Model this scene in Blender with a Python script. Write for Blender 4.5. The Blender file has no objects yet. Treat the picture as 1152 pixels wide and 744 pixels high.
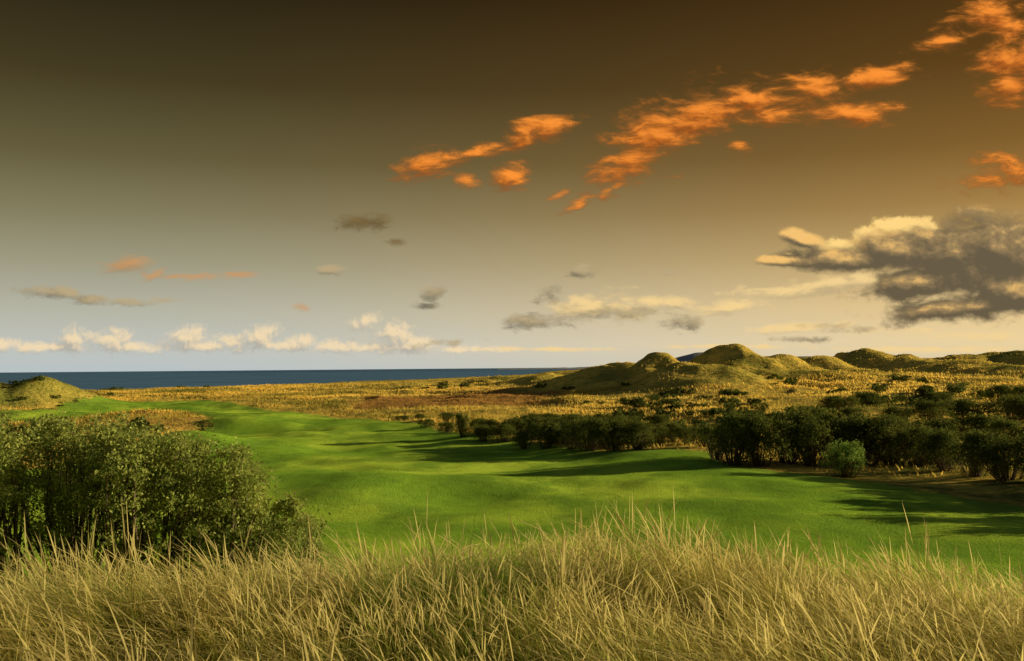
import bpy, math, numpy as np
from mathutils import Vector, Matrix
rng=np.random.default_rng(7)
sc=bpy.context.scene
F=1120.0; CAMZ=12.0
def s2l(c): 
    return tuple(((x/255)/12.92 if x/255<=0.04045 else ((x/255+0.055)/1.055)**2.4) for x in c)+(1.0,)
# ---------------------------------------------------------------- noise
def _h(xi,yi,seed):
    n=(xi.astype(np.int64)*374761393+yi.astype(np.int64)*668265263+seed*1274126177)&0xffffffff
    n=((n^(n>>13))*1274126177)&0xffffffff
    n=(n^(n>>16))&0xffffffff
    return n/4294967295.0*2-1
def vnoise(x,y,seed=0):
    x=np.asarray(x,float);y=np.asarray(y,float)
    xi=np.floor(x);yi=np.floor(y);fx=x-xi;fy=y-yi
    fx=fx*fx*fx*(fx*(fx*6-15)+10);fy=fy*fy*fy*(fy*(fy*6-15)+10)
    a=_h(xi,yi,seed);b=_h(xi+1,yi,seed);c=_h(xi,yi+1,seed);d=_h(xi+1,yi+1,seed)
    return (a*(1-fx)+b*fx)*(1-fy)+(c*(1-fx)+d*fx)*fy
def fbm(x,y,seed=0,o=4,g=0.5):
    s=0;a=1;t=0
    for i in range(o):
        s=s+a*vnoise(x*2**i+i*17.3,y*2**i-i*9.1,seed+i);t+=a;a*=g
    return s/t
def sst(a,b,x):
    t=np.clip((x-a)/(b-a),0,1);return t*t*(3-2*t)
# ---------------------------------------------------------------- fairway outline (metres)
def gp(px,py,z=0.0):
    d=F*(CAMZ-z)/(py-415.0);return ((px-576)/F*d,d)
fair_poly=[(-60,20),(-60,120),gp(-60,470),gp(0,462),gp(60,458),gp(130,452),gp(175,449),gp(232,448),gp(262,454),gp(300,459),gp(370,464),gp(450,475),gp(520,490),
           gp(600,501),gp(680,511),gp(760,514),gp(800,518),gp(850,531),gp(1000,545),gp(1152,570),(62,78),(90,60),(60,20)]
def polysdf(x,y,poly):
    P=np.array(poly,float);n=len(P)
    d=np.full(x.shape,1e18);ins=np.zeros(x.shape,bool)
    for i in range(n):
        ax,ay=P[i];bx,by=P[(i+1)%n]
        ex,ey=bx-ax,by-ay;wx,wy=x-ax,y-ay
        t=np.clip((wx*ex+wy*ey)/(ex*ex+ey*ey),0,1)
        d=np.minimum(d,(wx-ex*t)**2+(wy-ey*t)**2)
        c=((ay>y)!=(by>y))&(x<(bx-ax)*(y-ay)/((by-ay) if by!=ay else 1e-9)+ax)
        ins^=c
    d=np.sqrt(d);return np.where(ins,d,-d)
rough_patch=[gp(-90,476),gp(40,468),gp(100,463),gp(150,459),gp(212,461),gp(240,470),gp(222,480),gp(205,492),gp(150,503),gp(60,520),gp(-90,540)]
brown_patch=[gp(400,452),gp(450,447),gp(560,445),gp(625,449),gp(600,458),gp(520,460),gp(430,459)]
def fairsdf(x,y):
    return np.minimum(polysdf(x,y,fair_poly),-polysdf(x,y,rough_patch))
def brownf(x,y): return np.clip(.6+(polysdf(x,y,brown_patch)+14*fbm(x/14,y/18,64,3))/12,0,1)
# ---------------------------------------------------------------- terrain height
dunes=[ # px, py_top, dist, half width px, depth m
 (740,400,420,30,30),(825,395,450,48,40),(880,407,440,44,30),(925,406,470,42,30),(972,399,520,48,40),(1018,404,500,40,34),
 (1075,402,640,60,50),(1135,398,700,55,60),(672,414,430,50,35),(700,410,520,40,30),(1055,409,470,50,34),(900,404,640,46,50),
 (38,426,335,50,26),(-10,429,320,46,24),(560,424,640,50,40),(620,421,560,50,40),(480,429,600,60,40),(380,432,620,60,40),
 (1180,395,600,60,60),(1260,391,600,80,60),(1110,409,430,56,34),(785,413,370,64,24),(240,436,560,60,30),(320,434,640,40,30)]
def interp_s(v,xs,ys): return np.interp(v,xs,ys)
def coastY(th): return np.interp(th,[-1.2,-.5,-.38,-.25,-.1,.02,.1,.2,.5],[500,640,712,825,1100,1500,2500,6500,9500])
def base_h(x,y):
    r=np.hypot(x,y)
    yy=np.where(y>0,np.hypot(y,0.25*x),0)
    z=interp_s(yy,[0,9,12,14,17,22,30,45,62,80],[9.3,9.3,9.10,8.5,7.4,5.9,4.2,1.9,0.5,0])
    near=1-sst(14,40,yy)
    z=z-0.010*np.minimum(np.abs(x),9)**2*near
    z=z+0.22*fbm(x*.45,y*.45,3,3)*near
    z=z+1.3*np.exp(-((x+14)/7)**2-((y-33)/7)**2)
    mid=sst(50,90,yy)*(1-sst(500,900,r))
    z=z+mid*(1.35*fbm(x/24,y/26,11,3)+0.18*fbm(x/7,y/9,12,2))
    lx,ly=gp(262,482)
    z=z+2.1*np.exp(-((x-lx)/12)**2-((y-ly-9)/5)**2)-1.6*np.exp(-((x-lx-2)/11)**2-((y-ly+2)/6)**2)
    lx,ly=gp(205,500)
    z=z+1.5*np.exp(-((x-lx)/8)**2-((y-ly)/6)**2)
    z=z+6.0*sst(170,470,y)*sst(-40,170,x)
    z=z+1.2*sst(100,150,y)*sst(28,60,x)
    return z
def height(x,y,full=False):
    z=base_h(x,y)
    s=fairsdf(x,y)
    r=np.hypot(x,y)
    rough=sst(2,-14,s)*sst(90,180,y)
    amp=0.5+1.3*sst(200,420,y)*sst(-200,60,x)+.35*sst(250,450,y)
    rn=1-np.abs(fbm(x/38+.3*fbm(x/20,y/20,5,2),y/46,21,4))*2.4
    z=z+rough*amp*rn*.9+rough*.35*fbm(x/9,y/9,33,3)
    dc=np.zeros_like(z)
    for (px,py,d,w,dep) in dunes:
        X=(px-576)/F*d;top=CAMZ+(414-(px-576)*.0088-py)/F*d
        b=0.0+6.0*sst(170,470,d)*sst(-40,170,X)
        H=max(top-float(b)-1.0,0.5);W=w/F*d
        ux=(x-X)+4.0*vnoise(x/16,y/20,int(px)) ;uy=(y-d)+5*vnoise(x/22,y/22,int(px)+1)
        ux=np.where(ux>0,ux*1.15,ux*.9)
        q=np.sqrt((ux/W)**2+(uy/dep)**2)
        c=H*np.exp(-q**2.0*.95)
        dc=np.maximum(dc,c)+.12*np.minimum(dc,c)
    dc=dc*(1+.16*fbm(x/15,y/15,44,4))
    z=z+dc
    th=x/np.maximum(y,1)
    cy=coastY(th)+25*vnoise(x/90,y/90,9)
    sea=np.where(y>100,sst(-60,30,r-cy),0)
    z=z*(1-sea)-5*sea
    if full: return z,s,dc
    return z
# how green (rather than golden) the dune grass is
def dunegreen(x,y): return np.clip(.16+1.4*fbm(x/20,y/20,83,4)+.55*sst(-60,-100,x),0,1)
# ---------------------------------------------------------------- helpers
def mesh_from(name,verts,quads,mat=None,tris=None,smooth=True):
    me=bpy.data.meshes.new(name)
    nq=0 if quads is None else len(quads);nt=0 if tris is None else len(tris)
    me.vertices.add(len(verts));me.vertices.foreach_set('co',np.asarray(verts,np.float32).ravel())
    starts=[];tot=0
    idx=[]
    if nq: idx.append(np.asarray(quads,np.int32).ravel());starts.append(np.arange(nq)*4);tot=nq*4
    if nt: idx.append(np.asarray(tris,np.int32).ravel());starts.append(tot+np.arange(nt)*3)
    idx=np.concatenate(idx);starts=np.concatenate(starts).astype(np.int32)
    me.loops.add(len(idx));me.loops.foreach_set('vertex_index',idx)
    me.polygons.add(nq+nt);me.polygons.foreach_set('loop_start',starts)
    me.update(calc_edges=True)
    if smooth: me.polygons.foreach_set('use_smooth',np.ones(nq+nt,bool))
    if mat: me.materials.append(mat)
    return me
def obj(name,me,loc=(0,0,0)):
    o=bpy.data.objects.new(name,me);o.location=loc;sc.collection.objects.link(o);return o
def add_f(me,name,vals):
    a=me.attributes.new(name,'FLOAT','POINT');a.data.foreach_set('value',np.asarray(vals,np.float32))
def add_c(me,name,cols):
    a=me.attributes.new(name,'FLOAT_COLOR','POINT')
    c=np.ones((len(cols),4),np.float32);c[:,:3]=cols;a.data.foreach_set('color',c.ravel())
class NT:
    def __init__(s,nt): s.nt=nt;nt.nodes.clear()
    def n(s,t,**k):
        nd=s.nt.nodes.new(t)
        for a,b in k.items(): setattr(nd,a,b)
        return nd
    def l(s,a,b): s.nt.links.new(a,b)
    def val(s,sock,v):
        if isinstance(v,bpy.types.NodeSocket): s.l(v,sock)
        else: sock.default_value=v
    def math(s,op,a,b=None,c=None,clamp=False):
        nd=s.n('ShaderNodeMath',operation=op,use_clamp=clamp);s.val(nd.inputs[0],a)
        if b is not None:s.val(nd.inputs[1],b)
        if c is not None:s.val(nd.inputs[2],c)
        return nd.outputs[0]
    def mix(s,f,a,b):
        nd=s.n('ShaderNodeMix',data_type='RGBA');s.val(nd.inputs[0],f);s.val(nd.inputs[6],a);s.val(nd.inputs[7],b);return nd.outputs[2]
    def mr(s,v,a,b,c=0.0,d=1.0,smooth=True):
        nd=s.n('ShaderNodeMapRange',interpolation_type='SMOOTHSTEP' if smooth else 'LINEAR')
        s.val(nd.inputs[0],v);s.val(nd.inputs[1],a);s.val(nd.inputs[2],b);s.val(nd.inputs[3],c);s.val(nd.inputs[4],d);return nd.outputs[0]
    def noise(s,vec,scale,detail=4,rough=.5,dist=0.0):
        nd=s.n('ShaderNodeTexNoise');s.l(vec,nd.inputs['Vector']);nd.inputs['Scale'].default_value=scale
        nd.inputs['Detail'].default_value=detail;nd.inputs['Roughness'].default_value=rough;nd.inputs['Distortion'].default_value=dist
        return nd.outputs['Fac']
    def mapping(s,vec,scale=(1,1,1),rot=(0,0,0),loc=(0,0,0)):
        nd=s.n('ShaderNodeMapping');s.l(vec,nd.inputs['Vector']);nd.inputs['Scale'].default_value=scale;nd.inputs['Rotation'].default_value=rot;nd.inputs['Location'].default_value=loc
        return nd.outputs[0]
    def attr(s,name): 
        return s.n('ShaderNodeAttribute',attribute_name=name)
def newmat(name):
    m=bpy.data.materials.new(name);m.use_nodes=True;return m,NT(m.node_tree)
# ---------------------------------------------------------------- ground material
gm,t=newmat('grassland')
geo=t.n('ShaderNodeNewGeometry').outputs['Position']
fs=t.attr('fair').outputs['Fac'];du=t.attr('dune').outputs['Fac'];br=t.attr('brown').outputs['Fac'];dg=t.attr('green').outputs['Fac']
n_edge=t.noise(geo,.12,4,.65)
fe=t.math('ADD',fs,t.math('MULTIPLY',t.math('SUBTRACT',n_edge,.5),14.0))
fmask=t.mr(fe,-1.0,1.2)
nb=t.noise(geo,.03,3,.55);nm=t.noise(t.mapping(geo,(1,.5,1)),.13,4,.6);nf=t.noise(geo,6.0,3,.7)
c=t.mix(t.mr(nb,.42,.58),(.32,.55,.035,1),(.70,.90,.07,1))
c=t.mix(t.mr(nm,.40,.64,0,.75),c,(.15,.32,.026,1))
c=t.mix(t.mr(nf,.3,.75,0,.35),c,(.60,.80,.12,1))
semi=t.mr(fe,1.0,9.0)
c=t.mix(semi,t.mix(.5,c,(.20,.27,.04,1)),c)
r1=t.noise(t.mapping(geo,(1,.6,1)),.022,4,.6);r2=t.noise(geo,.16,4,.68);r3=t.noise(geo,1.4,3,.7)
rr=t.n('ShaderNodeValToRGB');t.l(t.math('ADD',t.math('MULTIPLY',r1,.55),t.math('MULTIPLY',r2,.45)),rr.inputs[0])
el=rr.color_ramp.elements;el[0].position=.36;el[0].color=(.12,.13,.03,1);el[1].position=.60;el[1].color=(.97,.66,.12,1)
for p,cc in ((.41,(.30,.26,.05,1)),(.46,(.66,.46,.08,1)),(.52,(.92,.62,.11,1))):
    e=el.new(p);e.color=cc
rc=t.mix(t.mr(r3,.35,.7,0,.25),rr.outputs[0],(.24,.21,.04,1))
rc=t.mix(t.mr(br,0,1,0,.9),rc,(.46,.23,.06,1))
dn=t.mix(t.mr(t.noise(geo,.3,4,.65),.36,.58),(.50,.40,.06,1),(.98,.68,.12,1))
dn=t.mix(dg,dn,t.mix(t.noise(geo,.5,4,.6),(.12,.15,.03,1),(.36,.34,.06,1)))
rc=t.mix(t.mr(du,.5,3.0,0,.9),rc,dn)
col=t.mix(fmask,rc,c)
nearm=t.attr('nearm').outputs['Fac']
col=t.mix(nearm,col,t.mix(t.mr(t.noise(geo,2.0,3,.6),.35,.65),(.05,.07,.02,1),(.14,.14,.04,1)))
b=t.n('ShaderNodeBsdfDiffuse');t.l(col,b.inputs[0])
bp=t.n('ShaderNodeBump');bp.inputs['Strength'].default_value=1.0;bp.inputs['Distance'].default_value=.25
hb=t.math('ADD',t.noise(geo,5.5,3,.75),t.math('MULTIPLY',t.noise(geo,.35,3,.6),t.mr(fmask,0,1,7.0,1.8)))
t.l(hb,bp.inputs['Height']);t.l(bp.outputs[0],b.inputs['Normal'])
o=t.n('ShaderNodeOutputMaterial');t.l(b.outputs[0],o.inputs[0])
# ---------------------------------------------------------------- ground mesh (one sheet, polar)
a1=np.radians(np.linspace(-37,37,580));a2=np.radians(np.linspace(37,323,90)[1:-1]);ang=np.concatenate([a1,a2]);NA=len(ang)
rad=np.concatenate([[0.0,1.2,2.2],3*np.exp(np.arange(0,690)*.0121)]);rad=rad[rad<11000];NR=len(rad)
A,R=np.meshgrid(ang,rad)
X=(R*np.sin(A)).ravel();Y=(R*np.cos(A)).ravel()
Z,S,DC=height(X,Y,True)
V=np.stack([X,Y,Z],1)
i,j=np.meshgrid(np.arange(NR-1),np.arange(NA),indexing='ij');j2=(j+1)%NA
Q=np.stack([i*NA+j,i*NA+j2,(i+1)*NA+j2,(i+1)*NA+j],-1).reshape(-1,4)[:,::-1]
brown=brownf(X,Y);GR=dunegreen(X,Y)
brown=np.maximum(brown,np.clip(polysdf(X,Y,rough_patch)/4,0,.5))
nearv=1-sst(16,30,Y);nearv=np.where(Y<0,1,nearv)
def submesh(name,fmask):
    q=Q[fmask];u,inv=np.unique(q,return_inverse=True);inv=inv.reshape(q.shape)
    me=mesh_from(name,V[u],inv,gm)
    add_f(me,'fair',S[u]);add_f(me,'dune',DC[u]);add_f(me,'brown',brown[u]);add_f(me,'nearm',nearv[u]);add_f(me,'green',GR[u])
    obj(name,me)
fq=S[Q].mean(1)>0;dq=(DC[Q].mean(1)>1.0)&~fq
submesh('golf_fairway',fq&(Y[Q].mean(1)>34));submesh('grassy_dunes',dq);submesh('ground',~(fq&(Y[Q].mean(1)>34))&~dq)
# ---------------------------------------------------------------- sea
m,t=newmat('sea_water')
geo=t.n('ShaderNodeNewGeometry').outputs['Position']
w=t.noise(t.mapping(geo,(.25,1,1)),.02,4,.6)
cc=t.mix(t.mr(w,.35,.65),(.08,.19,.32,1),(.14,.28,.42,1))
d1=t.n('ShaderNodeBsdfDiffuse');t.l(cc,d1.inputs[0])
g1=t.n('ShaderNodeBsdfGlossy');g1.inputs['Roughness'].default_value=.45;g1.inputs[0].default_value=(.5,.6,.7,1)
bp=t.n('ShaderNodeBump');bp.inputs['Distance'].default_value=.6;t.l(t.noise(geo,.15,4,.6),bp.inputs['Height']);t.l(bp.outputs[0],g1.inputs['Normal'])
mx=t.n('ShaderNodeMixShader');mx.inputs[0].default_value=.08;t.l(d1.outputs[0],mx.inputs[1]);t.l(g1.outputs[0],mx.inputs[2])
o=t.n('ShaderNodeOutputMaterial');t.l(mx.outputs[0],o.inputs[0])
L=60000
xs=np.linspace(-L,L,41);ys=np.linspace(300,L,41)
XX,YY=np.meshgrid(xs,ys);v=np.stack([XX.ravel(),YY.ravel(),np.full(XX.size,-2.0)],1)
i,j=np.meshgrid(np.arange(40),np.arange(40),indexing='ij')
q=np.stack([i*41+j,i*41+j+1,(i+1)*41+j+1,(i+1)*41+j],-1).reshape(-1,4)
obj('sea',mesh_from('sea',v,q,m))
# ---------------------------------------------------------------- distant hills
m,t=newmat('haze_tinted_hill')
geo=t.n('ShaderNodeNewGeometry').outputs['Position']
d1=t.n('ShaderNodeBsdfDiffuse');t.l(t.mix(t.mr(t.noise(geo,.004,4,.6),.35,.65),(.34,.36,.38,1),(.46,.44,.42,1)),d1.inputs[0])  # distance haze painted into the hills' base colour
o=t.n('ShaderNodeOutputMaterial');t.l(d1.outputs[0],o.inputs[0])
def hill(d,pts,depth,seed):
    pxs=np.linspace(pts[0][0],pts[-1][0],220);hp=np.interp(pxs,[p[0] for p in pts],[p[1] for p in pts])
    hp=hp+.5*fbm(pxs/14,pxs*0,seed,4)
    top=CAMZ+hp/F*d;rows=[]
    for k,(dy,f) in enumerate([(-depth,0),(-depth*.6,.45),(-depth*.25,.85),(0,1),(depth*.4,.7),(depth,0)]):
        xx=(pxs-576)/F*d;zz=-4+(top+4)*f*(1+(.10*fbm(pxs/9,pxs*0+k,seed+3,3) if 0<f<1 else 0))
        rows.append(np.stack([xx,np.full_like(xx,d+dy),zz],1))
    v=np.concatenate(rows);n=220;i,j=np.meshgrid(np.arange(5),np.arange(n-1),indexing='ij')
    q=np.stack([i*n+j,i*n+j+1,(i+1)*n+j+1,(i+1)*n+j],-1).reshape(-1,4)
    obj('distant_hill',mesh_from('distant_hill',v,q,m))
hill(14000,[(735,0),(752,7),(768,12),(782,15),(796,16),(812,14),(830,10),(870,9),(900,10),(940,9.5),(990,7),(1060,7),(1110,10),(1180,12),(1300,13),(1500,5)],1500,5)
hill(9000,[(560,-1),(640,0),(690,1.5),(740,2.5),(820,2),(900,3),(1010,2),(1100,4),(1300,6)],900,8)
# ---------------------------------------------------------------- foliage material
def leafmat(name,trans=.3):
    m,t=newmat(name)
    c=t.attr('Col').outputs['Color']
    d=t.n('ShaderNodeBsdfDiffuse');t.l(c,d.inputs[0]);tr=t.n('ShaderNodeBsdfTranslucent');t.l(c,tr.inputs[0])
    mx=t.n('ShaderNodeMixShader');mx.inputs[0].default_value=trans;t.l(d.outputs[0],mx.inputs[1]);t.l(tr.outputs[0],mx.inputs[2])
    o=t.n('ShaderNodeOutputMaterial');t.l(mx.outputs[0],o.inputs[0]);return m
leaf=leafmat('foliage',.35);blade=leafmat('grass_blade',.48)
bark,t=newmat('bark');d=t.n('ShaderNodeBsdfDiffuse');geo=t.n('ShaderNodeNewGeometry').outputs['Position']
t.l(t.mix(t.noise(geo,9,3,.6),(.07,.05,.03,1),(.22,.16,.10,1)),d.inputs[0]);o=t.n('ShaderNodeOutputMaterial');t.l(d.outputs[0],o.inputs[0])
def unit(v): return v/np.maximum(np.linalg.norm(v,axis=1,keepdims=True),1e-9)
def leaves(cen,size,cols,rg,up=0.0):
    n=len(cen)
    u=unit(rg.normal(size=(n,3))+np.array([0,0,up]));w=unit(np.cross(u,rg.normal(size=(n,3))))
    s=size*rg.uniform(.6,1.35,(n,1))
    v=np.stack([cen-u*s*.55,cen+w*s*.27,cen+u*s*.55,cen-w*s*.27],1).reshape(-1,3)
    q=np.arange(n*4).reshape(-1,4);return v,q,np.repeat(cols,4,0)
def shrub_geo(seed,W,H,nlobe,nclump,perclump,lsize,c1,c2,rc=.42,low=.12):
    rg=np.random.default_rng(seed)
    lob=[]
    for k in range(nlobe):
        a=rg.uniform(0,2*np.pi);r=W*.5*np.sqrt(rg.uniform(0,.55))
        rr=W*rg.uniform(.17,.30);hz=H*rg.uniform(.42,.80)*(1-.35*(r/(W*.5))**2)
        lob.append((r*np.cos(a),r*np.sin(a),hz,rr,min(H-hz,hz)*rg.uniform(.7,1.0)+.1*H))
    lob=np.array(lob)
    k=rg.integers(0,nlobe,nclump);d=unit(rg.normal(size=(nclump,3)));d[:,2]=np.where(d[:,2]<-.5,-d[:,2],d[:,2])
    rad=rg.uniform(.55,1.05,(nclump,1))**.6
    cc=lob[k,:3]+d*rad*np.stack([lob[k,3],lob[k,3],lob[k,4]],1)
    cc[:,2]=np.clip(cc[:,2],H*low,H*1.02)
    cs=rg.uniform(.55,1.3,nclump)*rc*W/7
    cb=rg.uniform(0,1,nclump)
    idx=np.repeat(np.arange(nclump),perclump)
    off=rg.normal(size=(len(idx),3))*cs[idx,None]*np.array([.6,.6,.5])
    cen=cc[idx]+off
    cen[:,2]=np.maximum(cen[:,2],.05)
    f=np.clip(cb[idx]*.6+rg.uniform(0,.5,len(idx))+.12*(off[:,2]/cs[idx]),0,1)[:,None]
    cols=np.array(c1)*(1-f)+np.array(c2)*f
    dead=rg.random(len(idx))<.03;cols[dead]=(.22,.17,.07)
    v,q,c=leaves(cen,lsize,cols,rg)
    sv=[];sq=[];nst=min(nclump,60)
    sel=rg.choice(nclump,nst,replace=False)
    for s in sel:
        tip=cc[s];b0=np.array([tip[0]*.25+rg.normal()*.1,tip[1]*.25+rg.normal()*.1,-.25])
        midp=(b0+tip)/2+np.array([tip[0]*.12,tip[1]*.12,-.05*H])+rg.normal(size=3)*.12
        pts=[b0,(b0+midp)/2+rg.normal(size=3)*.06,midp,(midp+tip)/2+rg.normal(size=3)*.08,tip]
        r0=H*.013*rg.uniform(.7,1.5)
        st=len(v)+sum(len(a) for a in sv)
        ring=[]
        for kk,p in enumerate(pts):
            rr=r0*(1-.2*kk)
            for m_ in range(4):
                an=m_*np.pi/2;ring.append(p+np.array([np.cos(an)*rr,np.sin(an)*rr,0]))
        sv.append(np.array(ring))
        for kk in range(4):
            for m_ in range(4):
                sq.append([st+kk*4+m_,st+kk*4+(m_+1)%4,st+kk*4+4+(m_+1)%4,st+kk*4+4+m_])
    sv=np.concatenate(sv);return v,q,c,sv,np.array(sq)
def shrub_mesh(name,*a,**k):
    v,q,c,sv,sq=shrub_geo(*a,**k)
    me=mesh_from(name,np.concatenate([v,sv]),np.concatenate([q,sq]),leaf,smooth=False)
    me.materials.append(bark)
    mi=np.zeros(len(q)+len(sq),np.int32);mi[len(q):]=1;me.polygons.foreach_set('material_index',mi)
    add_c(me,'Col',np.concatenate([c,np.full((len(sv),3),.08)]));return me
def h1(x,y): return float(height(np.array([float(x)]),np.array([float(y)]))[0])
def place(name,me,px,d,s=(1,1,1),rot=0.0,sink=.15):
    x=(px-576)/F*d;o=obj(name,me,(x,d,h1(x,d)-sink));o.scale=s;o.rotation_euler=(0,0,rot);return o
CL=((.15,.21,.04),(.56,.58,.14))
for (px,d,W,H,seed) in [(10,31,5.8,5.7,1),(85,33,5.2,5.5,2),(162,32,5.0,5.3,3),(235,32.5,4.6,4.8,4),(-50,30,5,5.8,5),(284,33,3.4,3.4,6)]:
    me=shrub_mesh('willow_shrub',seed,W,H,10,320,58,.11,CL[0],CL[1],rc=.44,low=.08)
    x=(px-576)/F*d;z=h1(x,d)
    obj('willow_shrub',me,(x,d,z-.1))
me=shrub_mesh('sapling_shrub',21,2.4,3.0,6,90,28,.09,(.22,.28,.06),(.52,.52,.14),rc=.7,low=.15)
for px,d,s in ((334,32,1.05),(310,36,.9)): place('sapling_shrub',me,px,d,(s,s,s),px)
T=[shrub_mesh('gorse_shrub_%d'%k,30+k,8,5.6,8,170,38,.27,(.04,.075,.016),(.24,.26,.05),rc=.62,low=.04) for k in range(4)]
TL=shrub_mesh('light_shrub',50,4.6,3.9,7,130,44,.17,(.16,.26,.05),(.38,.50,.09),rc=.6,low=.06)
mids=[(822,119,.95,1.05),(850,117,.9,1.02),(880,121,1.05,1.1),(912,119,1.0,1.05),(972,120,1.0,1.02),(1003,122,1.0,1.0),(1030,119,.8,.8),
 (940,125,1.1,1.1),(1062,115,.8,.8),(1095,110,.85,.85),(1130,106,.95,.85),(1165,104,1,.9),(1050,135,1,.75),(1090,136,1.0,.8),(1140,128,1.1,.8),(804,124,.65,.8),
 (612,146,.7,.68),(640,143,.7,.7),(662,141,.8,.8),(690,138,.75,.75),(716,138,.75,.68),(650,150,.95,.75),(735,145,.6,.5),(590,150,.6,.5),(625,154,.95,.7),(700,148,.9,.7),(565,160,.6,.5),(680,158,.95,.7),
 (545,164,.6,.45),(755,150,.7,.5),(775,146,.6,.45),(600,165,.9,.6),(790,140,.6,.5),(730,160,.9,.6),
 (520,171,.42,.72),(548,172,.5,.45),(575,172,.6,.5),(535,180,.7,.45),(500,182,.5,.35),(480,195,.5,.3),
 (1045,175,1.1,.7),(1090,180,1.2,.75),(1140,182,1.2,.8),(1010,185,.9,.55),(960,175,.8,.5),(920,178,.9,.5),(1170,178,1.2,.8),
 (940,230,1.3,.6),(975,245,1.4,.6),(1120,250,1.5,.8),(1060,240,1.2,.6),(1150,235,1.5,.8),
 (840,200,1,.45),(700,200,.9,.4),(650,205,.8,.4),(610,200,1,.4),(500,215,.6,.3),(470,225,.6,.3),(450,235,.6,.25)]
for k,(px,d,sw,sh) in enumerate(mids):
    place('gorse_shrub',T[k%4],px,d,(sw,sw*.85,sh),k*1.9,.2)
place('light_green_shrub',TL,945,109,(1,1,1),.4)
for k,(x,y,s) in enumerate([(60,96,1.2),(68,92,1.15),(75,100,1.3),(56,101,1.0),(66,84,1.1),(72,78,1.2),(50,87,1.0),(56,76,1.1),(48,80,.9)]):
    o=obj('gorse_shrub',T[k%4],(x,y,h1(x,y)-.2));o.scale=(s,s,s);o.rotation_euler=(0,0,k*2.1)
tv,tq,tc,_,_=shrub_geo(77,6,2.4,6,40,8,.75,(.045,.075,.018),(.20,.22,.05),rc=.6,low=.03)
N=9000
y=rng.uniform(150,720,N)**1.0;th=rng.uniform(-.55,.62,N);x=th*y
dn=fbm(x/42,y/60,61,4);w_=sst(-.25,.35,th)
keep=(dn>(.33-.33*w_*sst(560,220,y)))&(fairsdf(x,y)<-5)&(rng.random(N)<.26)&(brownf(x,y)<.3)
x=x[keep];y=y[keep];z,_,dcv=height(x,y,True);k2=(dcv<2.5)&(z>-1);x=x[k2];y=y[k2];z=z[k2]
# a few bushes on the low dune left of the fairway
ex=np.array([(p-576)/F*330 for p in (5,22,40,60,75,90,15,50)]);ey=np.array([318,312,320,310,322,316,330,326.]);ez=height(ex,ey)
x=np.concatenate([x,ex]);y=np.concatenate([y,ey]);z=np.concatenate([z,ez])
vs=[];qs=[];cs=[];off=0
for X_,Y_,Z_ in zip(x,y,z):
    a=rng.uniform(0,6.28);s=rng.uniform(.3,1.1);R2=np.array([[np.cos(a),-np.sin(a),0],[np.sin(a),np.cos(a),0],[0,0,rng.uniform(.5,1.0)]])
    vs.append((tv*s)@R2.T+np.array([X_,Y_,Z_-.1]));qs.append(tq+off);cs.append(tc*rng.uniform(.7,1.5));off+=len(tv)
me=mesh_from('shrub_thicket',np.concatenate(vs),np.concatenate(qs),leaf,smooth=False);add_c(me,'Col',np.concatenate(cs));obj('shrub_thicket',me)
print('thicket',len(x))
# ---------------------------------------------------------------- rough grass on the dunes (one mesh)
N=260000
u=rng.random(N);y=110+(760-110)*u**.8;th=rng.uniform(-.56,.56,N);x=th*y
s=fairsdf(x,y);pn=fbm(x/16,y/20,71,3)
k=(s<-1.5+2*pn)&(rng.random(N)<np.clip(.55+1.1*pn,.12,1));x=x[k];y=y[k];n=len(x)
z,_,dcv=height(x,y,True);k=(z>-1.2)&((dcv<1.5)|(rng.random(n)<.5));x=x[k];y=y[k];z=z[k];dcv=dcv[k];n=len(x)
bfr=brownf(x,y)
L_=rng.uniform(.35,.9,n)*(.8+y/1100)*np.where(dcv>1.5,.5,1)*(1-.5*bfr);wd=.05+y*.0004;a=rng.normal(np.pi/2,.8,n);lean=rng.normal(size=(n,2))*.25+np.array([-.15,0])
b0=np.stack([x,y,z-.05],1);ax=np.stack([np.cos(a),np.sin(a),0*a],1)*wd[:,None]*rng.uniform(.8,2.0,(n,1))
tip=b0+np.stack([lean[:,0]*L_,lean[:,1]*L_,L_],1)
v=np.stack([b0-ax,b0+ax,tip],1).reshape(-1,3);tr=np.arange(n*3).reshape(-1,3)
f=np.clip(.78+1.3*fbm(x/35,y/50,81,4)+rng.normal(size=n)*.14,0,1)[:,None]
f=np.where((dcv>1.5)[:,None],np.clip(1-dunegreen(x,y)+rng.normal(size=n)*.15,0,1)[:,None],f)
col=np.array([.22,.22,.04])*(1-f)+np.array([1.0,.69,.13])*f
bf=bfr[:,None]*.9;col=col*(1-bf)+np.array([.50,.26,.07])*bf
me=mesh_from('rough_grass',v,None,blade,tris=tr,smooth=False);add_c(me,'Col',np.repeat(col,3,0));obj('rough_grass',me)
print('rough',n)
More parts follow.
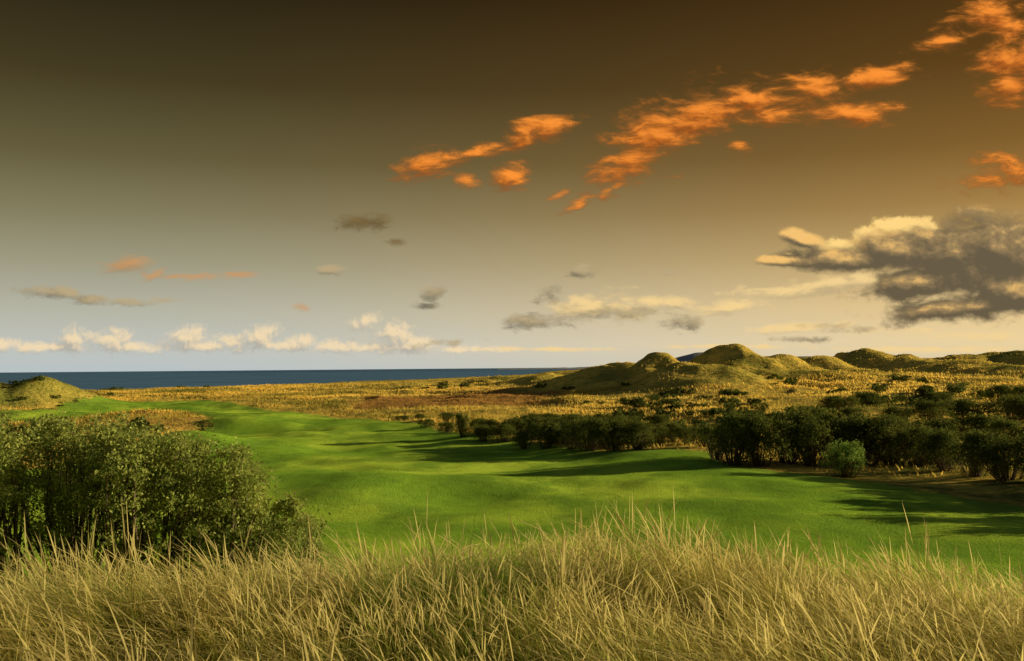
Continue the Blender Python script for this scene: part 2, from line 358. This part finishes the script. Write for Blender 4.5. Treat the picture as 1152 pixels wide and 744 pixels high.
# ---------------------------------------------------------------- foreground marram grass
def grass(NTUFT,PER,seed,stalk=False,hm=1.0):
    rg=np.random.default_rng(seed)
    ty=rg.uniform(5.0,16.5,NTUFT*3);tx=rg.uniform(-1,1,NTUFT*3)*(.58*ty+1.0)
    kk=rg.random(NTUFT*3)<(.58*ty+1.0)/11;ty=ty[kk][:NTUFT];tx=tx[kk][:NTUFT];nt=len(tx)
    pat=fbm(tx*.55,ty*.55,91,3);pg=fbm(tx*.28+9,ty*.4,92,2)
    th=np.clip(rg.normal(.85,.18,nt)*(1+.6*pat),.35,1.5)*hm
    idx=np.repeat(np.arange(nt),PER);n=len(idx)
    r=np.abs(rg.normal(0,.085,n));a=rg.uniform(0,2*np.pi,n)
    bx=tx[idx]+r*np.cos(a);by=ty[idx]+r*np.sin(a);bz=height(bx,by)-.04
    wind=np.pi+2.8*fbm(bx*.30,by*.30,95,3)+rg.normal(0,.5,nt)[idx]
    sp=rg.uniform(.05,.65,n);ws=.72+.4*fbm(bx*.6,by*.6,97,2)
    lx=np.cos(wind)*ws+np.cos(a)*sp+rg.normal(0,.20,n);ly=np.sin(wind)*ws*.7+np.sin(a)*sp+rg.normal(0,.2,n)
    if stalk: L=th[idx]*rg.uniform(.88,1.2,n);lx*=.95;ly*=.95
    else: L=th[idx]*rg.uniform(.45,1.12,n)
    ts=np.array([0,.2,.42,.62,.8,1.0]) if not stalk else np.array([0,.3,.50,.62,.70,.81,.92,1.0])
    wp=np.array([1,.95,.85,.7,.45,.05]) if not stalk else np.array([.45,.35,.3,.3,1.3,2.1,1.3,.1])
    w0=rg.uniform(.0012,.0030,n) if not stalk else rg.uniform(.0016,.0034,n)
    wa=rg.normal(np.pi/2,.8,n);wax=np.stack([np.cos(wa),np.sin(wa),rg.normal(0,.2,n)],1)
    wax[:,0]+=.45*np.sign(wax[:,0])
    curl=rg.uniform(.5,1.5,n)
    V_=np.zeros((n,len(ts),2,3),np.float32);C=np.zeros((n,len(ts),2,3),np.float32)
    pf=np.clip(.42+2.4*pg[idx]+.42*rg.normal(size=nt)[idx]+.8*(rg.random(n)-.5),0,1)
    br_=rg.uniform(.5,1.3,(n,1))*np.clip(1+.4*rg.normal(size=nt),.35,1.6)[idx,None]
    straw=np.array([1.0,.78,.17])*br_;green=np.array([.36,.54,.05])*br_
    tipc=np.minimum(straw*pf[:,None]+green*(1-pf[:,None]),1);basec=np.array([.025,.05,.01])*.7+tipc*.09  # green blade bases, darkened to paint shade in the gaps between tufts
    stem=tipc*.8
    if stalk: tipc=np.array([1.0,.83,.30])*rg.uniform(.8,1.0,(n,1))
    for m_,tt in enumerate(ts):
        bend=tt**1.9*curl
        px_=bx+lx*L*bend;py_=by+ly*L*bend;lm=np.hypot(lx,ly)
        pz_=bz+L*(tt-.52*np.minimum(lm,1)*curl*tt**2.3)
        p=np.stack([px_,py_,pz_],1);ww=(w0*wp[m_])[:,None]*wax
        V_[:,m_,0]=p-ww;V_[:,m_,1]=p+ww
        tc_=stem if (stalk and tt<.65) else tipc
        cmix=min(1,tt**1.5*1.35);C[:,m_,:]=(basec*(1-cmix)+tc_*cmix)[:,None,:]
    K=len(ts);base=(np.arange(n)*K*2)[:,None,None];mm=np.arange(K-1)[None,:,None]
    q=base+mm*2+np.array([0,1,3,2])[None,None,:]
    return V_.reshape(-1,3),q.reshape(-1,4),C.reshape(-1,3)
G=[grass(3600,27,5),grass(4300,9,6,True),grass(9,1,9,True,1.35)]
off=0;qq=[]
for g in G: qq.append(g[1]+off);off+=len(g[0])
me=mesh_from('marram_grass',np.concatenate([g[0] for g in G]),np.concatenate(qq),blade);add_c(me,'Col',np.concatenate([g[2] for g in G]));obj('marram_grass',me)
# ---------------------------------------------------------------- clouds (emissive sheets, sun-side shading painted into their colour)
def Hpx(px): return 414-(px-576)*.0088
CUT={}
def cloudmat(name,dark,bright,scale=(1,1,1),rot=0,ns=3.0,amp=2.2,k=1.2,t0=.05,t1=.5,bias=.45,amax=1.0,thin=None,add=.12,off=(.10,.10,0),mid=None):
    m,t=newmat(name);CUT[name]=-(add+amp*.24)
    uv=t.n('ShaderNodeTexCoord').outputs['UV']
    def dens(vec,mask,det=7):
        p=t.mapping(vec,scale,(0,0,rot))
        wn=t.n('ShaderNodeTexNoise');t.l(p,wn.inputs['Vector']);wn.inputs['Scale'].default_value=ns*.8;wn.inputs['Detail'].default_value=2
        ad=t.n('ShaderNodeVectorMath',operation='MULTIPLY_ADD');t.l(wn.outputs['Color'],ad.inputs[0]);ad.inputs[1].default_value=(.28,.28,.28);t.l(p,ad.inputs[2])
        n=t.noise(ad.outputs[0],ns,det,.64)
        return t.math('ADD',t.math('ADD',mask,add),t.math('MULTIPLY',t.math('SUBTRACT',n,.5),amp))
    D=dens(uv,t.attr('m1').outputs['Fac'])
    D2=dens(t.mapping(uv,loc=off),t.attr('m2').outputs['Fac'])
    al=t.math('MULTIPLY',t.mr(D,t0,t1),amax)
    painted_lit=t.mr(t.math('ADD',bias,t.math('MULTIPLY',t.math('SUBTRACT',D,D2),k)),0,1)  # painted sunlight: emission colour brightens where density thins towards the sun
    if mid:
        c=t.mix(t.mr(painted_lit,.0,.5,smooth=False),dark,mid);c=t.mix(t.mr(painted_lit,.5,1,smooth=False),c,bright)
    else: c=t.mix(painted_lit,dark,bright)
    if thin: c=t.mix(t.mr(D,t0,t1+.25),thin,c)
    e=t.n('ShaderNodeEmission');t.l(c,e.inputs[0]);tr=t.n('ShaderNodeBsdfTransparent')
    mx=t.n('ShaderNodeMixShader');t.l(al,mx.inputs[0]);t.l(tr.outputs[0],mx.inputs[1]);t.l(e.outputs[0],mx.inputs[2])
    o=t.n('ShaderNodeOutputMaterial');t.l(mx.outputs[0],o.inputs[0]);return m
def cloud(ells,mat,R=9000,pad=2.0,step=3.0):
    E=np.array(ells,float)
    hy=np.maximum(E[:,3],E[:,2]*np.abs(np.sin(np.radians(E[:,4]))))
    x0,x1=(E[:,0]-E[:,2]*pad-8).min(),(E[:,0]+E[:,2]*pad+8).max();y0,y1=(E[:,1]-hy*pad-8).min(),(E[:,1]+hy*pad+8).max()
    nx=int((x1-x0)/step)+2;ny=int((y1-y0)/step)+2
    gx,gy=np.meshgrid(np.linspace(x0,x1,nx),np.linspace(y0,y1,ny));gx=gx.ravel();gy=gy.ravel()
    def mk(x,y):
        m=np.full(x.shape,-3.0)
        for (a,b,rx,ry,dg) in E:
            c,s=np.cos(np.radians(dg)),np.sin(np.radians(dg))
            dx,dy=x-a,-(y-b);u=(dx*c+dy*s)/rx;w=(-dx*s+dy*c)/ry
            m=np.maximum(m,1-np.sqrt(u*u+w*w)*1.0)
        return m*.9
    m1=mk(gx,gy);m2=mk(gx+8,gy-12)
    az=np.arctan((gx-576)/F);e_=np.arctan((Hpx(gx)-gy)/np.hypot(F,gx-576))
    v=np.stack([R*np.cos(e_)*np.sin(az),R*np.cos(e_)*np.cos(az),CAMZ+R*np.sin(e_)],1)
    i,j=np.meshgrid(np.arange(ny-1),np.arange(nx-1),indexing='ij')
    q=np.stack([i*nx+j,i*nx+j+1,(i+1)*nx+j+1,(i+1)*nx+j],-1).reshape(-1,4)
    q=q[m1[q].max(1)>CUT[mat.name]]
    me=mesh_from('cloud',v,q,mat);add_f(me,'m1',m1);add_f(me,'m2',m2)
    ul=me.uv_layers.new(name='UVMap');li=np.empty(len(me.loops),np.int32);me.loops.foreach_get('vertex_index',li)
    ul.data.foreach_set('uv',np.stack([gx[li]/100,-gy[li]/100],1).astype(np.float32).ravel())
    return obj('cloud',me)
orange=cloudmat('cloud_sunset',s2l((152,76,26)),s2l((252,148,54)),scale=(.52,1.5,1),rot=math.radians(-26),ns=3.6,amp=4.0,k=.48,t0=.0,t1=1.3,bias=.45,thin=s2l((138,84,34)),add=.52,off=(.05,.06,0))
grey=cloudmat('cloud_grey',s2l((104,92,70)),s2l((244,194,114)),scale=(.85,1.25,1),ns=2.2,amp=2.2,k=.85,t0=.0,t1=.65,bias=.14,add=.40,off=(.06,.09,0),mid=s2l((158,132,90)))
painted_lit=cloudmat('cloud_painted_sunlit',s2l((190,146,86)),s2l((255,214,132)),scale=(.9,1.0,1),ns=3.4,amp=2.2,k=.8,t0=.0,t1=.5,bias=.45,add=.35,off=(.04,.05,0))
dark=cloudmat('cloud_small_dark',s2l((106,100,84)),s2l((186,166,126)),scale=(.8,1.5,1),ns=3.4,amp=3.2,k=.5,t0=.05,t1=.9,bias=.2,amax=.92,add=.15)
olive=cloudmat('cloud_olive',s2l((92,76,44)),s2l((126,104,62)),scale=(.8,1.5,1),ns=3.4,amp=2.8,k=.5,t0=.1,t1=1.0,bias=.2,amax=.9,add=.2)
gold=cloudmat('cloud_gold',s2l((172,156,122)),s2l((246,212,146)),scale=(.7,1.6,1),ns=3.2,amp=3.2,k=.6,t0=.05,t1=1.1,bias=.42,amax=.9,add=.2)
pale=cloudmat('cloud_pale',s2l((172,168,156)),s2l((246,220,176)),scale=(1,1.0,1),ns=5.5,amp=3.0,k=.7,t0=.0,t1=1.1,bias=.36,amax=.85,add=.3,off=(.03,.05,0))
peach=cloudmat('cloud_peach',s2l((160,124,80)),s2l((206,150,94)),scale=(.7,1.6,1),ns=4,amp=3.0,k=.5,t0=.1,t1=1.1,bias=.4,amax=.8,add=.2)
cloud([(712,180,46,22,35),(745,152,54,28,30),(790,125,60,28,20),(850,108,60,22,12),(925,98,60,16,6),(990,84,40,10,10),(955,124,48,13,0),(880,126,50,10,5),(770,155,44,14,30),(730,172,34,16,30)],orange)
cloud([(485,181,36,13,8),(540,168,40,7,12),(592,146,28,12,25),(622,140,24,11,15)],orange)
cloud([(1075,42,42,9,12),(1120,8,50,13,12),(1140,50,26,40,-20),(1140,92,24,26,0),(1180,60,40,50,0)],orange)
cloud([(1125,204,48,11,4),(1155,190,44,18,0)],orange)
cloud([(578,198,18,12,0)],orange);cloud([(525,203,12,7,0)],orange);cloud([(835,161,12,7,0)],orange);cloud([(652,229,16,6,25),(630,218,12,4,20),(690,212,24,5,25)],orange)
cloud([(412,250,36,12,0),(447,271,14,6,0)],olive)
cloud([(1015,258,30,14,0),(985,266,26,12,0),(1042,262,24,12,0),(955,278,24,10,0),(893,291,22,6,0)],painted_lit,R=9300)  # glowing gold layer behind the grey cloud, painting its sunlit tops
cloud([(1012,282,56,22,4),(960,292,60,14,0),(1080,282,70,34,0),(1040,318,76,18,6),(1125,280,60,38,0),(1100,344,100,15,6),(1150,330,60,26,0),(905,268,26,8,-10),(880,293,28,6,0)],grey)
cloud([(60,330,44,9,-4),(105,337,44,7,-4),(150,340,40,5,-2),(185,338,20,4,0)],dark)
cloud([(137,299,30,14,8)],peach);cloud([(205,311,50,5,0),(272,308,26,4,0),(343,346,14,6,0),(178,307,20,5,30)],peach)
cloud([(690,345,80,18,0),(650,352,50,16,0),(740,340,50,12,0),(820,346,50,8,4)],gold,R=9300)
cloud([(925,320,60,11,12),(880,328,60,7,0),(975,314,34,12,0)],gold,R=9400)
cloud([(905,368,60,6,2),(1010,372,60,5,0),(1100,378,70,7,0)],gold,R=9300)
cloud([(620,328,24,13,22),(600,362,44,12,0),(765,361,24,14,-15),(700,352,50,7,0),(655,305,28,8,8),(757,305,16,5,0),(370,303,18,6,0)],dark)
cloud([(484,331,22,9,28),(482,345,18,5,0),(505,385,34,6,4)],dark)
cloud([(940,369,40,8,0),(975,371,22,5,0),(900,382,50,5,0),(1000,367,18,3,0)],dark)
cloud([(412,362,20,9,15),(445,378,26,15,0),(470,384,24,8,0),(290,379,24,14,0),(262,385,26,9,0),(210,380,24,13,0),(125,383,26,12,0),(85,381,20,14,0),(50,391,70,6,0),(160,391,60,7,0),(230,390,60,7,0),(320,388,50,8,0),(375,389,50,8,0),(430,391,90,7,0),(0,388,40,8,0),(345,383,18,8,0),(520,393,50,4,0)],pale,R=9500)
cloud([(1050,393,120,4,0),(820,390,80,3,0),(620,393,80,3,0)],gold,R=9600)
# ---------------------------------------------------------------- world
w=bpy.data.worlds.new('World');sc.world=w;w.use_nodes=True;t=NT(w.node_tree)
SAZ,SEL=math.radians(76),math.radians(11.5)
gen=t.n('ShaderNodeTexCoord').outputs['Generated'];sep=t.n('ShaderNodeSeparateXYZ');t.l(gen,sep.inputs[0])
def ramp(stops):
    r=t.n('ShaderNodeValToRGB');t.l(t.math('MULTIPLY',sep.outputs[2],2.0,clamp=True),r.inputs[0]);e=r.color_ramp.elements
    e[0].position=0;e[0].color=s2l(stops[0][1]);e[1].position=stops[-1][0]*2;e[1].color=s2l(stops[-1][1])
    for p,c in stops[1:-1]:
        k=e.new(p*2);k.color=s2l(c)
    return r.outputs[0]
left=ramp([(0,(184,194,196)),(.022,(192,195,188)),(.055,(182,182,166)),(.102,(158,154,128)),(.15,(130,123,92)),(.20,(100,92,60)),(.27,(68,59,34)),(.35,(42,35,18)),(.45,(34,28,14))])
right=ramp([(0,(226,204,160)),(.022,(238,210,154)),(.055,(232,198,134)),(.102,(200,164,100)),(.15,(164,126,67)),(.20,(130,94,43)),(.27,(96,66,26)),(.35,(70,46,17)),(.45,(54,37,15))])
azf=t.mr(t.math('DIVIDE',sep.outputs[0],t.math('ADD',t.math('ABSOLUTE',sep.outputs[1]),.05)),-.40,.65)
grad=t.mix(azf,left,right)
sky=t.n('ShaderNodeTexSky');sky.sky_type='NISHITA';sky.sun_disc=False;sky.sun_elevation=SEL;sky.sun_rotation=SAZ
bg1=t.n('ShaderNodeBackground');t.l(grad,bg1.inputs[0])
t.l(t.mr(sep.outputs[1],-.5,.5,.35,1.0),bg1.inputs[1])   # unseen sky behind the viewer dimmed to deepen shadows on the land
bg2=t.n('ShaderNodeBackground');t.l(sky.outputs[0],bg2.inputs[0]);bg2.inputs[1].default_value=.05
mx=t.n('ShaderNodeMixShader');t.l(t.mr(sep.outputs[2],.40,.62),mx.inputs[0]);t.l(bg1.outputs[0],mx.inputs[1]);t.l(bg2.outputs[0],mx.inputs[2])
o=t.n('ShaderNodeOutputWorld');t.l(mx.outputs[0],o.inputs[0])
# ---------------------------------------------------------------- sun + camera
sd=bpy.data.lights.new('sun','SUN');sd.energy=5;sd.angle=math.radians(.5);sd.color=(1,.86,.56)
so=bpy.data.objects.new('sun',sd);sc.collection.objects.link(so)
s=Vector((math.sin(SAZ)*math.cos(SEL),math.cos(SAZ)*math.cos(SEL),math.sin(SEL)));so.rotation_euler=s.to_track_quat('Z','Y').to_euler()
cd=bpy.data.cameras.new('camera');cd.lens=35;cd.sensor_width=36;cd.clip_end=150000;cd.clip_start=.1
co=bpy.data.objects.new('camera',cd);sc.collection.objects.link(co)
M=Matrix.Rotation(math.radians(90)+math.atan(42/F),4,'X')@Matrix.Rotation(math.radians(-.5),4,'Z')
co.matrix_world=Matrix.Translation((0,0,CAMZ))@M
sc.camera=co
sc.view_settings.view_transform='Standard';sc.view_settings.look='None';sc.view_settings.exposure=0
